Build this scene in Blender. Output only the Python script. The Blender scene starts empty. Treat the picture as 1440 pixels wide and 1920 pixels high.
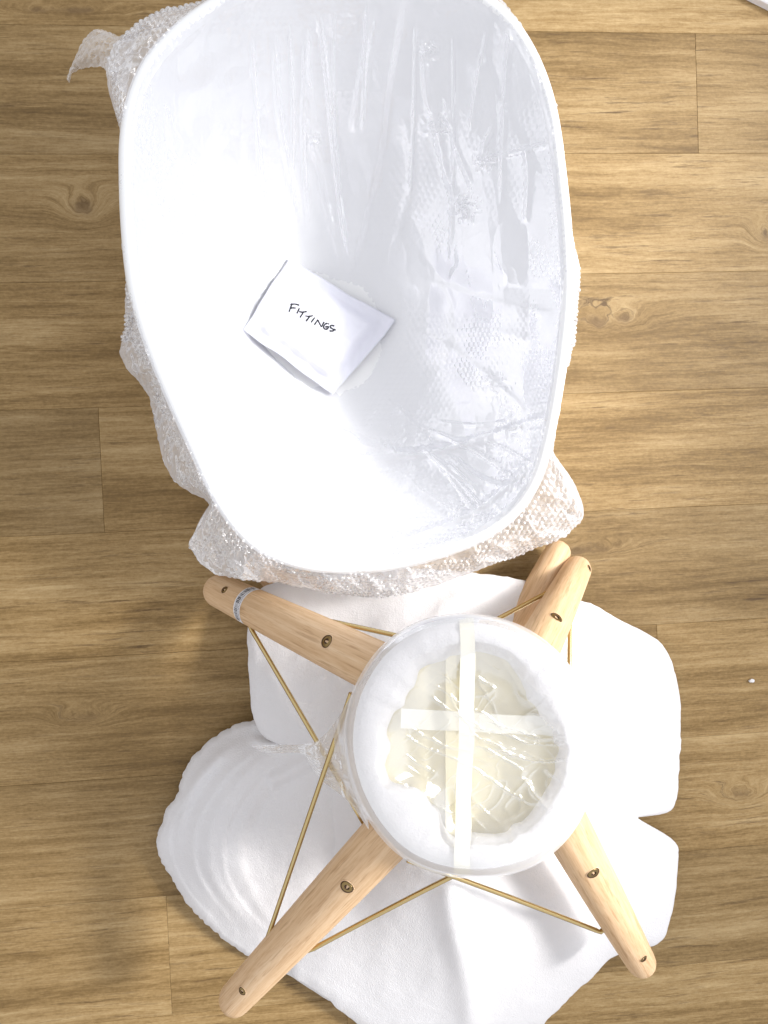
import bpy, math, random
import numpy as np
from mathutils import Vector, Matrix
random.seed(7); rng = np.random.default_rng(7)
S = bpy.context.scene
C = S.collection
R = math.radians

# ------------------------------------------------------------------ camera
CAM = Vector((0, 0, 1.25)); F = 1440.0
# photo pixel grid 1440 x 1920; the lens looks down, tipped 5 degrees to the right
dirv = Vector((130, -40, -F)).normalized()
zc = -dirv; xc = Vector((0, 1, 0)).cross(zc).normalized(); yc = zc.cross(xc)
RM = Matrix((xc, yc, zc)).transposed()
cam = bpy.data.objects.new('camera', bpy.data.cameras.new('camera')); C.objects.link(cam)
cam.matrix_world = Matrix.Translation(CAM) @ RM.to_4x4()
cam.data.sensor_fit = 'VERTICAL'; cam.data.sensor_height = 36; cam.data.lens = 36*F/1920
cam.data.clip_end = 50; cam.data.clip_start = 0.05
S.camera = cam
RMn = np.array(RM)
def PP(px, py, z):                       # arrays: photo pixel at height z -> world
    px = np.asarray(px, float); py = np.asarray(py, float); z = np.asarray(z, float)
    px, py, z = np.broadcast_arrays(px, py, z)
    d = np.stack([px-720, -(py-960), np.full(px.shape, -F)], -1) @ RMn.T
    t = (z-CAM.z)/d[..., 2]
    return np.array(CAM) + d*t[..., None]
def P(px, py, z): return Vector(PP(px, py, z).tolist())

# ------------------------------------------------------------------ light
W = bpy.data.worlds.new('World'); S.world = W; W.use_nodes = True
bg = W.node_tree.nodes['Background']; bg.inputs[0].default_value = (0.965, 0.975, 1.0, 1); bg.inputs[1].default_value = 0.93
def area(name, loc, target, sx, sy, power, col=(1, 1, 1), spread=180):
    l = bpy.data.lights.new(name, 'AREA'); l.shape = 'RECTANGLE'; l.size = sx; l.size_y = sy
    l.energy = power; l.color = col; l.spread = R(spread)
    o = bpy.data.objects.new(name, l); C.objects.link(o); o.location = loc
    o.rotation_euler = (Vector(target)-Vector(loc)).to_track_quat('-Z', 'Y').to_euler()
    return o
area('window_light', (3.0, 0.75, 2.3), (0.15, -0.25, 0.1), 1.6, 1.6, 34, (0.97, 0.985, 1.0), 120)
def beam(cx, cy, wx, wy, elev, az, dist, power, spread):
    e, a = R(elev), R(az); d = Vector((math.cos(e)*math.cos(a), math.cos(e)*math.sin(a), math.sin(e)))
    t = Vector((cx, cy, 0)); o = area('window_sun_patch', t+d*dist, t, wx*math.sin(e), wy, power, (1.0, .975, .93), spread)
    z = d; x = (Vector((1, 0, 0))-z*z.x).normalized(); y = z.cross(x)     # lamp sides line up with the room
    o.rotation_euler = Matrix((x, y, z)).transposed().to_euler()
beam(.16, -.04, .78, 1.62, 40, 16, 2.1, 4.1, 17)
S.view_settings.view_transform = 'Standard'; S.view_settings.look = 'None'
S.view_settings.exposure = 0.0; S.view_settings.gamma = 1.0
try: S.cycles.transparent_max_bounces = 24
except Exception: pass

# ------------------------------------------------------------------ node helpers
def mat(name):
    m = bpy.data.materials.new(name); m.use_nodes = True; nt = m.node_tree
    b = nt.nodes['Principled BSDF']; return m, nt, b
def N(nt, typ, **kw):
    n = nt.nodes.new(typ)
    for k, v in kw.items(): setattr(n, k, v)
    return n
def link(nt, a, b): nt.links.new(a, b)
def M2(nt, op, a, b=None, c=None):
    n = N(nt, 'ShaderNodeMath', operation=op)
    for i, v in enumerate((a, b, c)):
        if v is None: continue
        if isinstance(v, (int, float)): n.inputs[i].default_value = v
        else: link(nt, v, n.inputs[i])
    return n.outputs[0]
def comb(nt, x, y, z):
    n = N(nt, 'ShaderNodeCombineXYZ')
    for i, v in enumerate((x, y, z)):
        if isinstance(v, (int, float)): n.inputs[i].default_value = v
        else: link(nt, v, n.inputs[i])
    return n.outputs[0]
def noise(nt, vec, scale=1, detail=4, rough=.55):
    n = N(nt, 'ShaderNodeTexNoise'); n.inputs['Scale'].default_value = scale
    n.inputs['Detail'].default_value = detail; n.inputs['Roughness'].default_value = rough
    if vec is not None: link(nt, vec, n.inputs['Vector'])
    return n.outputs['Fac']
def ramp(nt, fac, stops):
    n = N(nt, 'ShaderNodeValToRGB'); el = n.color_ramp.elements
    while len(el) < len(stops): el.new(0.5)
    for e, (p, c) in zip(el, stops):
        e.position = p; e.color = (c if len(c) == 4 else (*c, 1))
    link(nt, fac, n.inputs[0]); return n.outputs[0]
def maprange(nt, v, a, b, c=0, d=1):
    n = N(nt, 'ShaderNodeMapRange'); link(nt, v, n.inputs[0])
    for i, x in zip((1, 2, 3, 4), (a, b, c, d)): n.inputs[i].default_value = x
    return n.outputs[0]
def mixc(nt, fac, a, b, mode='MIX'):
    n = N(nt, 'ShaderNodeMix', data_type='RGBA', blend_type=mode)
    for s, v in ((n.inputs[0], fac), (n.inputs[6], a), (n.inputs[7], b)):
        if isinstance(v, (int, float)): s.default_value = v
        elif isinstance(v, tuple): s.default_value = (*v, 1)
        else: link(nt, v, s)
    return n.outputs[2]
def bump(nt, b, h, strength, dist):
    n = N(nt, 'ShaderNodeBump'); n.inputs['Strength'].default_value = strength
    n.inputs['Distance'].default_value = dist; link(nt, h, n.inputs['Height']); link(nt, n.outputs[0], b.inputs['Normal'])
    return n.outputs[0]

# floor planks: printed oak grain with knots
def make_floor_mat():
    m, nt, b = mat('oak_plank')
    g = N(nt, 'ShaderNodeNewGeometry'); sp = N(nt, 'ShaderNodeVectorRotate'); sp.rotation_type = 'Z_AXIS'
    link(nt, g.outputs['Position'], sp.inputs['Vector']); sp.inputs['Angle'].default_value = -FLOOR_ROT
    s = N(nt, 'ShaderNodeSeparateXYZ'); link(nt, sp.outputs[0], s.inputs[0])
    x, y = s.outputs[0], s.outputs[1]
    oi = N(nt, 'ShaderNodeObjectInfo'); rnd = oi.outputs['Random']
    ro = M2(nt, 'MULTIPLY', rnd, 37.0)
    w1 = noise(nt, comb(nt, M2(nt, 'MULTIPLY', x, 4.0), M2(nt, 'MULTIPLY', y, 9.0), ro), 1, 2)
    gy = M2(nt, 'ADD', y, M2(nt, 'MULTIPLY', M2(nt, 'SUBTRACT', w1, .5), .014))
    core = None
    for (kx, ky, sx, sy, a) in KNOTS:
        a = a*.8
        q = Matrix.Rotation(-FLOOR_ROT, 3, 'Z') @ P(kx, ky, 0)
        dx = M2(nt, 'DIVIDE', M2(nt, 'SUBTRACT', x, q.x), sx); dy = M2(nt, 'DIVIDE', M2(nt, 'SUBTRACT', y, q.y), sy)
        wob = M2(nt, 'MULTIPLY', M2(nt, 'SUBTRACT', noise(nt, comb(nt, x, y, 3.1), 28, 3), .5), 1.6)
        d2 = M2(nt, 'ADD', M2(nt, 'ADD', M2(nt, 'MULTIPLY', dx, dx), M2(nt, 'MULTIPLY', dy, dy)), wob)
        e = M2(nt, 'EXPONENT', M2(nt, 'MULTIPLY', d2, -1.0))
        gy = M2(nt, 'ADD', gy, M2(nt, 'MULTIPLY', e, a))
        cc = M2(nt, 'EXPONENT', M2(nt, 'MULTIPLY', d2, -5.0))
        core = cc if core is None else M2(nt, 'ADD', core, cc)
    def gn(fx, fy, off, det, rg): return noise(nt, comb(nt, M2(nt, 'MULTIPLY', x, fx), M2(nt, 'MULTIPLY', gy, fy), M2(nt, 'ADD', ro, off)), 1, det, rg)
    n1 = gn(5, 110, 0, 7, .72); n0 = gn(2.2, 17, 1, 4, .6); n2 = gn(45, 480, 2, 4, .7); n3 = gn(10, 170, 5, 7, .72)
    patch = gn(2.5, 7, 9, 3, .6); n5 = gn(14, 190, 11, 5, .7)
    n4 = noise(nt, comb(nt, M2(nt, 'MULTIPLY', x, 160), M2(nt, 'MULTIPLY', y, 240), ro), 1, 3, .7)
    f = M2(nt, 'ADD', M2(nt, 'MULTIPLY', n1, .38), M2(nt, 'ADD', M2(nt, 'MULTIPLY', n0, .40), M2(nt, 'ADD', M2(nt, 'MULTIPLY', n2, .24), M2(nt, 'MULTIPLY', n4, .16))))
    col = ramp(nt, f, [(.40, FC[0]), (.52, FC[1]), (.60, FC[2]), (.72, FC[3])])
    pm = maprange(nt, patch, .40, .62, .25, 1.0)
    streak = M2(nt, 'MULTIPLY', maprange(nt, n3, .57, .66), pm)
    col = mixc(nt, M2(nt, 'MULTIPLY', streak, .85), col, FC[4])
    col = mixc(nt, M2(nt, 'MULTIPLY', M2(nt, 'MULTIPLY', maprange(nt, n5, .58, .68), pm), .45), col, FC[4])
    col = mixc(nt, M2(nt, 'MINIMUM', M2(nt, 'MULTIPLY', core, .5), .5), col, FC[5])
    hv = N(nt, 'ShaderNodeHueSaturation'); link(nt, col, hv.inputs['Color'])
    link(nt, maprange(nt, rnd, 0, 1, .88, 1.10), hv.inputs['Value']); link(nt, hv.outputs[0], b.inputs['Base Color'])
    link(nt, maprange(nt, n2, .3, .7, .50, .66), b.inputs['Roughness'])
    b.inputs['Specular IOR Level'].default_value = .35
    bump(nt, b, M2(nt, 'SUBTRACT', n2, M2(nt, 'MULTIPLY', streak, 1.0)), .25, .0006)
    return m
FLOOR_ROT = R(2.3)
FC = [(.096, .053, .015), (.200, .120, .040), (.295, .189, .076), (.43, .302, .148), (.078, .040, .013), (.085, .044, .018)]
KNOTS = [(155, 388, .030, .024, .06), (152, 1345, .045, .016, .045), (1388, 1490, .042, .020, .06),
         (1432, 440, .022, .022, .06), (1130, 600, .075, .022, .06), (1100, 1030, .09, .014, .04),
         (120, 20, .09, .010, .03)]

def simple(name, col, rough=.5, metal=0, nscale=None, nstr=.3, ndist=.0005, spec=.5, var=0):
    m, nt, b = mat(name)
    b.inputs['Base Color'].default_value = (*col, 1); b.inputs['Roughness'].default_value = rough
    b.inputs['Metallic'].default_value = metal; b.inputs['Specular IOR Level'].default_value = spec
    tc = N(nt, 'ShaderNodeTexCoord')
    if nscale:
        h = noise(nt, tc.outputs['Object'], nscale, 4, .6); bump(nt, b, h, nstr, ndist)
        if var:
            c2 = tuple(c*(1-var) for c in col)
            link(nt, mixc(nt, h, c2, col), b.inputs['Base Color'])
    return m

def leg_wood():
    m, nt, b = mat('beech_wood')
    tc = N(nt, 'ShaderNodeTexCoord'); s = N(nt, 'ShaderNodeSeparateXYZ'); link(nt, tc.outputs['Object'], s.inputs[0])
    oi = N(nt, 'ShaderNodeObjectInfo'); ro = M2(nt, 'MULTIPLY', oi.outputs['Random'], 31)
    x, y, z = s.outputs
    w = noise(nt, comb(nt, M2(nt, 'MULTIPLY', x, 12), M2(nt, 'MULTIPLY', y, 12), M2(nt, 'ADD', M2(nt, 'MULTIPLY', z, 7), ro)), 1, 2)
    xx = M2(nt, 'ADD', x, M2(nt, 'MULTIPLY', w, .012))
    a = noise(nt, comb(nt, M2(nt, 'MULTIPLY', xx, 110), M2(nt, 'MULTIPLY', y, 110), M2(nt, 'ADD', M2(nt, 'MULTIPLY', z, 3), ro)), 1, 4, .6)
    f = noise(nt, comb(nt, M2(nt, 'MULTIPLY', x, 600), M2(nt, 'MULTIPLY', y, 600), M2(nt, 'MULTIPLY', z, 32)), 1, 3, .6)
    c = noise(nt, comb(nt, M2(nt, 'MULTIPLY', xx, 210), M2(nt, 'MULTIPLY', y, 210), M2(nt, 'ADD', M2(nt, 'MULTIPLY', z, 12), ro)), 1, 3, .6)
    col = ramp(nt, a, [(.30, (.56, .365, .205)), (.5, (.655, .45, .272)), (.7, (.73, .535, .35))])
    col = mixc(nt, M2(nt, 'MULTIPLY', maprange(nt, f, .50, .66), .42), col, (.46, .26, .12))
    col = mixc(nt, M2(nt, 'MULTIPLY', maprange(nt, c, .57, .67), .42), col, (.30, .15, .06))
    link(nt, col, b.inputs['Base Color']); b.inputs['Roughness'].default_value = .55; b.inputs['Specular IOR Level'].default_value = .3
    bump(nt, b, f, .15, .0004); return m

def foam_mat(name='packing_foam', col=(.90, .89, .915), pit=1.0):
    m, nt, b = mat(name)
    tc = N(nt, 'ShaderNodeTexCoord'); v = N(nt, 'ShaderNodeTexVoronoi'); v.inputs['Scale'].default_value = 520
    link(nt, tc.outputs['Object'], v.inputs['Vector'])
    h = noise(nt, tc.outputs['Object'], 260, 4, .7); h2 = noise(nt, tc.outputs['Object'], 38, 3, .6)
    hh = M2(nt, 'ADD', M2(nt, 'MULTIPLY', v.outputs['Distance'], .7), M2(nt, 'ADD', h, M2(nt, 'MULTIPLY', h2, 1.6)))
    nrm = bump(nt, b, hh, .5*pit, .0014)
    link(nt, mixc(nt, h2, tuple(c*.95 for c in col), col), b.inputs['Base Color'])
    b.inputs['Roughness'].default_value = .7; b.inputs['Specular IOR Level'].default_value = .15
    tr = N(nt, 'ShaderNodeBsdfTranslucent'); tr.inputs[0].default_value = (.9, .88, .88, 1)
    mx = N(nt, 'ShaderNodeMixShader'); mx.inputs[0].default_value = .22
    link(nt, b.outputs[0], mx.inputs[1]); link(nt, tr.outputs[0], mx.inputs[2])
    link(nt, mx.outputs[0], nt.nodes['Material Output'].inputs[0]); return m

def film_mat(name, haze, edge, rough, gloss, tint=(.95, .95, .97), nscale=0, nstr=.2, cap=.3):
    """thin clear plastic: mostly see-through, whiter where seen edge-on, with a skin of shine"""
    m = bpy.data.materials.new(name); m.use_nodes = True; nt = m.node_tree; nt.nodes.remove(nt.nodes['Principled BSDF'])
    out = nt.nodes['Material Output']
    lw = N(nt, 'ShaderNodeLayerWeight'); lw.inputs[0].default_value = .35
    op = maprange(nt, lw.outputs['Facing'], 0.0, .85, haze, edge)
    tp = N(nt, 'ShaderNodeBsdfTransparent'); tp.inputs[0].default_value = (.99, .99, .995, 1)
    d = N(nt, 'ShaderNodeBsdfDiffuse'); d.inputs[0].default_value = (*tint, 1)
    t = N(nt, 'ShaderNodeBsdfTranslucent'); t.inputs[0].default_value = (*tint, 1)
    a = N(nt, 'ShaderNodeMixShader'); a.inputs[0].default_value = .18; link(nt, d.outputs[0], a.inputs[1]); link(nt, t.outputs[0], a.inputs[2])
    b = N(nt, 'ShaderNodeMixShader'); link(nt, op, b.inputs[0]); link(nt, tp.outputs[0], b.inputs[1]); link(nt, a.outputs[0], b.inputs[2])
    g = N(nt, 'ShaderNodeBsdfGlossy'); g.inputs['Roughness'].default_value = rough; g.inputs[0].default_value = (1, 1, 1, 1)
    fr = N(nt, 'ShaderNodeFresnel'); fr.inputs[0].default_value = 1.5
    gf = M2(nt, 'MINIMUM', M2(nt, 'MULTIPLY', fr.outputs[0], gloss), cap)
    c = N(nt, 'ShaderNodeMixShader'); link(nt, gf, c.inputs[0]); link(nt, b.outputs[0], c.inputs[1]); link(nt, g.outputs[0], c.inputs[2])
    if nscale:
        tc = N(nt, 'ShaderNodeTexCoord'); h = noise(nt, tc.outputs['Object'], nscale, 4, .6)
        bp = N(nt, 'ShaderNodeBump'); bp.inputs['Strength'].default_value = nstr; bp.inputs['Distance'].default_value = .001
        link(nt, h, bp.inputs['Height'])
        for s in (d, t, g): link(nt, bp.outputs[0], s.inputs['Normal'])
    link(nt, c.outputs[0], out.inputs[0]); return m

MT = dict(
    floor=make_floor_mat(), gap=simple('subfloor_brown', (.14, .09, .045), .8, nscale=60),
    wood=leg_wood(), foam=foam_mat(), shell=simple('white_shell_plastic', (.885, .885, .895), .38, nscale=7, nstr=.05, ndist=.002),
    bubble=film_mat('bubble_film', .19, .74, .16, 1.7, tint=(.95, .955, 1.0)), film=film_mat('cling_film', .20, .62, .13, 2.2, cap=.30),
    paper=simple('white_pouch', (.78, .78, .87), .42, nscale=45, nstr=.25, ndist=.002),
    ink=simple('black_ink', (.012, .012, .02), .5, nscale=300),
    brass=simple('brass_rod', (.58, .45, .22), .22, 1.0, nscale=200, nstr=.05),
    screw=simple('screw_brass', (.30, .21, .09), .35, 1.0, nscale=300, nstr=.1), dark=simple('recess_shade', (.06, .028, .012), .8, nscale=200),
    cream=simple('cream_plate', (.88, .80, .53), .55, nscale=25, nstr=.1, var=.12), tape=simple('cream_strap', (.86, .83, .72), .5, nscale=60, nstr=.2, ndist=.0006),
    label=simple('label_paper', (.80, .80, .84), .5, nscale=90), box=simple('white_board', (.80, .79, .82), .5, nscale=30, nstr=.1))

# ------------------------------------------------------------------ object helpers
WM = {}
def reg(o, parent, world):
    C.objects.link(o)
    if parent is not None:
        o.parent = parent; o.matrix_parent_inverse = WM[parent.name].inverted()
    o.matrix_basis = world; WM[o.name] = world.copy()
    return o
def thing(name, loc, label, cat, group=None):
    o = bpy.data.objects.new(name, None); o.empty_display_size = .05
    reg(o, None, Matrix.Translation(loc)); o['label'] = label; o['category'] = cat
    if group: o['group'] = group
    return o
def tag(o, label, cat, group=None):
    o['label'] = label; o['category'] = cat
    if group: o['group'] = group
    return o
def mesh_np(name, V, Fc, smooth=True, mats=(), fm=None):
    """V (n,3), Fc (m,4) or list of faces"""
    me = bpy.data.meshes.new(name)
    if isinstance(Fc, np.ndarray):
        n, m = len(V), len(Fc); k = Fc.shape[1]
        me.vertices.add(n); me.vertices.foreach_set('co', np.asarray(V, np.float32).ravel())
        me.loops.add(m*k); me.loops.foreach_set('vertex_index', Fc.astype(np.int32).ravel())
        me.polygons.add(m); me.polygons.foreach_set('loop_start', np.arange(m, dtype=np.int32)*k)
        try: me.polygons.foreach_set('loop_total', np.full(m, k, np.int32))
        except Exception: pass
        me.update(calc_edges=True); me.validate()
    else:
        me.from_pydata([tuple(v) for v in V], [], [tuple(f) for f in Fc]); me.update()
    for mm in mats: me.materials.append(mm)
    if fm is not None:
        for p, i in zip(me.polygons, fm): p.material_index = i
    me.polygons.foreach_set('use_smooth', np.full(len(me.polygons), smooth))
    return me
def obj(name, V, Fc, m, parent=None, smooth=True, world=None, solid=0, offset=-1, sub=0, fm=None, center=True):
    V = np.asarray(V, float)
    if world is None:
        c = V.mean(0) if parent is None else np.array(WM[parent.name].translation)
        if parent is None: c[2] = V[:, 2].min()
        V = V-c; world = Matrix.Translation(Vector(c.tolist()))
    ms = m if isinstance(m, (list, tuple)) else [m]
    o = bpy.data.objects.new(name, mesh_np(name, V, Fc, smooth, ms, fm))
    reg(o, parent, world)
    if solid:
        s = o.modifiers.new('thickness', 'SOLIDIFY'); s.thickness = solid; s.offset = offset
    if sub:
        s = o.modifiers.new('smooth', 'SUBSURF'); s.levels = s.render_levels = sub
    return o
def grid_faces(nu, nv, wrap=False, base=0, flip=False):
    """vertices indexed i*nv+j ; wrap closes j"""
    jn = nv if wrap else nv-1
    i, j = np.meshgrid(np.arange(nu-1), np.arange(jn), indexing='ij'); j2 = (j+1) % nv
    f = np.stack([i*nv+j, (i+1)*nv+j, (i+1)*nv+j2, i*nv+j2], -1).reshape(-1, 4)+base
    return f[:, ::-1] if flip else f
# numpy noise
PERM = rng.permutation(512)
VAL = rng.random(512)
def vnoise(x, y, z=0.0):
    x = np.asarray(x, float); y = np.asarray(y, float); z = np.zeros_like(x)+z
    xi = np.floor(x).astype(int); yi = np.floor(y).astype(int); zi = np.floor(z).astype(int)
    fx, fy, fz = x-xi, y-yi, z-zi
    fx, fy, fz = [t*t*t*(t*(t*6-15)+10) for t in (fx, fy, fz)]
    def h(a, b, c): return VAL[PERM[(PERM[(PERM[a & 511]+b) & 511]+c) & 511]]
    def L(a, b, t): return a+(b-a)*t
    r = L(L(L(h(xi, yi, zi), h(xi+1, yi, zi), fx), L(h(xi, yi+1, zi), h(xi+1, yi+1, zi), fx), fy),
          L(L(h(xi, yi, zi+1), h(xi+1, yi, zi+1), fx), L(h(xi, yi+1, zi+1), h(xi+1, yi+1, zi+1), fx), fy), fz)
    return r*2-1
def fbm(x, y, z=0.0, o=4, g=.5):
    s = 0; a = 1.0
    for k in range(o): s = s+a*vnoise(x*2**k+k*7.1, y*2**k-k*3.7, z); a *= g
    return s
def ridged(x, y, z=0.0, o=3):
    s = 0; a = 1.0
    for k in range(o): s = s+a*(1-np.abs(vnoise(x*2**k+k*5.3, y*2**k+k*9.1, z)))**3; a *= .5
    return s
def polar(poly, c, n, smooth=0):
    """radius of closed outline seen from c at n even angles (image pixel space)"""
    p = np.array(poly, float)-np.array(c, float)
    th = np.linspace(0, 2*np.pi, n, endpoint=False)
    d = np.stack([np.cos(th), np.sin(th)], -1); r = np.zeros(n)
    for a, b in zip(p, np.roll(p, -1, 0)):
        e = b-a; den = d[:, 0]*e[1]-d[:, 1]*e[0]; den = np.where(np.abs(den) < 1e-9, 1e-9, den)
        t = (a[0]*e[1]-a[1]*e[0])/den; u = (a[0]*d[:, 1]-a[1]*d[:, 0])/den
        ok = (u >= -1e-6) & (u <= 1+1e-6) & (t > 0); r = np.where(ok & (t > r), t, r)
    if smooth:
        k = np.exp(-.5*(np.arange(-3*smooth, 3*smooth+1)/smooth)**2); k /= k.sum()
        r = np.convolve(np.concatenate([r[-3*smooth:], r, r[:3*smooth]]), k, 'valid')
    return th, d, r
def catmull(pts, n=8, closed=True):
    p = np.array(pts, float); out = []; m = len(p)
    for i in range(m if closed else m-1):
        if closed: a, b, c, d = p[i-1], p[i], p[(i+1) % m], p[(i+2) % m]
        else: a, b, c, d = p[max(i-1, 0)], p[i], p[i+1], p[min(i+2, m-1)]
        for k in range(n):
            t = k/n; out.append(.5*((2*b)+(-a+c)*t+(2*a-5*b+4*c-d)*t*t+(-a+3*b-3*c+d)*t**3))
    if not closed: out.append(p[-1])
    return np.array(out)
def segdist(px, py, pts):
    """distance to an open polyline and signed side, photo pixels"""
    best = np.full(px.shape, 1e9); side = np.zeros(px.shape); tt = np.zeros(px.shape)
    tot = len(pts)-1
    for i, (a, b) in enumerate(zip(pts[:-1], pts[1:])):
        ex, ey = b[0]-a[0], b[1]-a[1]; L2 = ex*ex+ey*ey
        t = np.clip(((px-a[0])*ex+(py-a[1])*ey)/L2, 0, 1)
        dx, dy = px-(a[0]+t*ex), py-(a[1]+t*ey); d = np.hypot(dx, dy)
        s = (dx*ey-dy*ex)/math.sqrt(L2); m = d < best
        best = np.where(m, d, best); side = np.where(m, s, side); tt = np.where(m, (i+t)/tot, tt)
    return best, side, tt

# ------------------------------------------------------------------ floor: boards laid one by one
floor = bpy.data.objects.new('floor', None); reg(floor, None, Matrix.Identity(4)); floor['kind'] = 'structure'
FR = Matrix.Rotation(FLOOR_ROT, 4, 'Z')
def fl(px, py): return FR.inverted() @ P(px, py, 0)
y0 = fl(190, 764).y; y1 = fl(190, 1000).y; pitch = (fl(190, 764).y-fl(317, 1904).y)/5
row_joint = {0: fl(190, 880).x, -1: fl(900, 1100).x, -2: fl(1232, 1200).x, -3: fl(820, 1560).x, -4: fl(317, 1790).x, -5: fl(650, 1890).x,
             1: fl(980, 650).x, 2: fl(560, 400).x, 3: fl(1307, 190).x, 4: fl(800, 0).x}
Lp = 1.22
for r in range(-9, 9):
    top = y0+r*pitch; j0 = row_joint.get(r, random.uniform(-.6, .6))
    for k in range(-3, 3):
        xa = j0+k*Lp; xb = xa+Lp
        if xa > 2.2 or xb < -2.2: continue
        g = .00012; bv = .0005; h = .002
        def ring(ins, z): return [(xa+g+ins, top-pitch+g+ins, z), (xb-g-ins, top-pitch+g+ins, z), (xb-g-ins, top-g-ins, z), (xa+g+ins, top-g-ins, z)]
        c = Vector(((xa+xb)/2, top-pitch/2, 0))
        V = np.array(ring(0, -h)+ring(0, -bv)+ring(bv, 0))-np.array(c)
        Fs = [(0, 1, 5, 4), (1, 2, 6, 5), (2, 3, 7, 6), (3, 0, 4, 7), (4, 5, 9, 8), (5, 6, 10, 9), (6, 7, 11, 10), (7, 4, 8, 11), (8, 9, 10, 11)]
        obj('plank', V, Fs, MT['floor'], floor, False, FR @ Matrix.Translation(c))
sub = obj('subfloor', [(-3, -3, -.003), (3, -3, -.003), (3, 3, -.003), (-3, 3, -.003)], [(0, 1, 2, 3)], MT['gap'], floor, False)  # plain brown sheet under the boards, showing in the plank joints

# ------------------------------------------------------------------ white chair shell
RIM = [(620, -62), (520, -45), (440, -12), (385, 20), (330, 62), (280, 118), (250, 185), (237, 260), (236, 340), (240, 430), (250, 525), (268, 600), (296, 680),
       (332, 765), (368, 845), (400, 915), (435, 972), (485, 1022), (560, 1054), (640, 1063), (730, 1058), (820, 1036), (900, 1005), (960, 962), (1000, 905),
       (1023, 835), (1038, 760), (1052, 670), (1063, 560), (1061, 450), (1050, 330), (1034, 215), (1006, 125), (962, 50), (900, -5), (820, -40), (720, -60)]
SC = (665, 600)
RIMS = catmull(RIM, 6)
BOT = (700, 705)                           # deepest point of the bowl
def rimz(d):                               # d: unit direction in image space
    return .275+.030*(-d[..., 1])-.035*np.clip(d[..., 1], 0, 1)**2+.012*np.abs(d[..., 0])
def shell_z(px, py):
    """inner surface height of the bowl above a photo pixel"""
    v = np.stack([px-SC[0], py-SC[1]], -1); rr = np.hypot(v[..., 0], v[..., 1])+1e-6; a = np.arctan2(v[..., 1], v[..., 0]) % (2*np.pi)
    r = np.interp(a, TH_R, R_R, period=2*np.pi); q = rr/r; d = v/rr[..., None]
    # bottom shifted towards the front
    q2 = np.clip(q, 0, 1.2)
    # deep side walls, flatter floor, back rises earlier
    e = 2.3-.55*np.clip(-d[..., 1], 0, 1)+.5*np.clip(d[..., 1], 0, 1)
    z = .028+(rimz(d)-.028)*q2**e
    return z
TH_R, D_R, R_R = polar(RIMS, SC, 720, 2)
def build_shell():
    nth, nr = 300, 130
    th, d, r = polar(RIMS, SC, nth, 1)
    rows = []
    for i in range(nr):
        q = (i+.0001)/(nr-1)
        px = SC[0]+d[:, 0]*r*q; py = SC[1]+d[:, 1]*r*q
        rows.append(PP(px, py, shell_z(px, py)))
    rz = rimz(d)
    for dq, dz in ((4, .0010), (6, -.0003), (7.5, -.003), (8, -.007), (7, -.010)):
        rows.append(PP(SC[0]+d[:, 0]*(r-2+dq), SC[1]+d[:, 1]*(r-2+dq), rz+dz))
    V = np.concatenate(rows)
    return obj('chair_shell', V, grid_faces(len(rows), nth, True), MT['shell'], solid=.005, offset=-1)
shell = build_shell()
tag(shell, 'white moulded plastic armchair seat shell lying on the floor inside bubble wrap', 'chair seat')

# ------------------------------------------------------------------ bubble wrap around the shell
OUT = [(560, -75), (440, -22), (400, 2), (345, 12), (300, 20), (262, 42), (235, 66), (215, 80), (198, 128), (203, 168), (214, 208), (230, 248), (234, 275), (233, 350), (236, 440), (246, 474),
       (240, 500), (235, 540), (234, 575), (238, 612), (228, 640), (222, 662), (236, 690), (262, 718), (280, 745), (290, 790), (300, 840), (308, 872), (325, 903),
       (352, 920), (388, 938), (402, 962), (380, 974), (352, 1020), (375, 1055), (402, 1076), (450, 1086), (520, 1092), (560, 1100), (640, 1114),
       (720, 1119), (790, 1106), (850, 1086), (900, 1067), (960, 1046), (1020, 1021), (1060, 1006), (1096, 970), (1094, 948), (1076, 905), (1056, 875),
       (1034, 850), (1040, 800), (1048, 745), (1058, 700), (1076, 640), (1082, 570), (1086, 500), (1072, 430), (1058, 340), (1046, 262), (1037, 205),
       (1030, 165), (1006, 108), (984, 58), (952, 14), (925, -14), (830, -60), (700, -85)]
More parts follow.
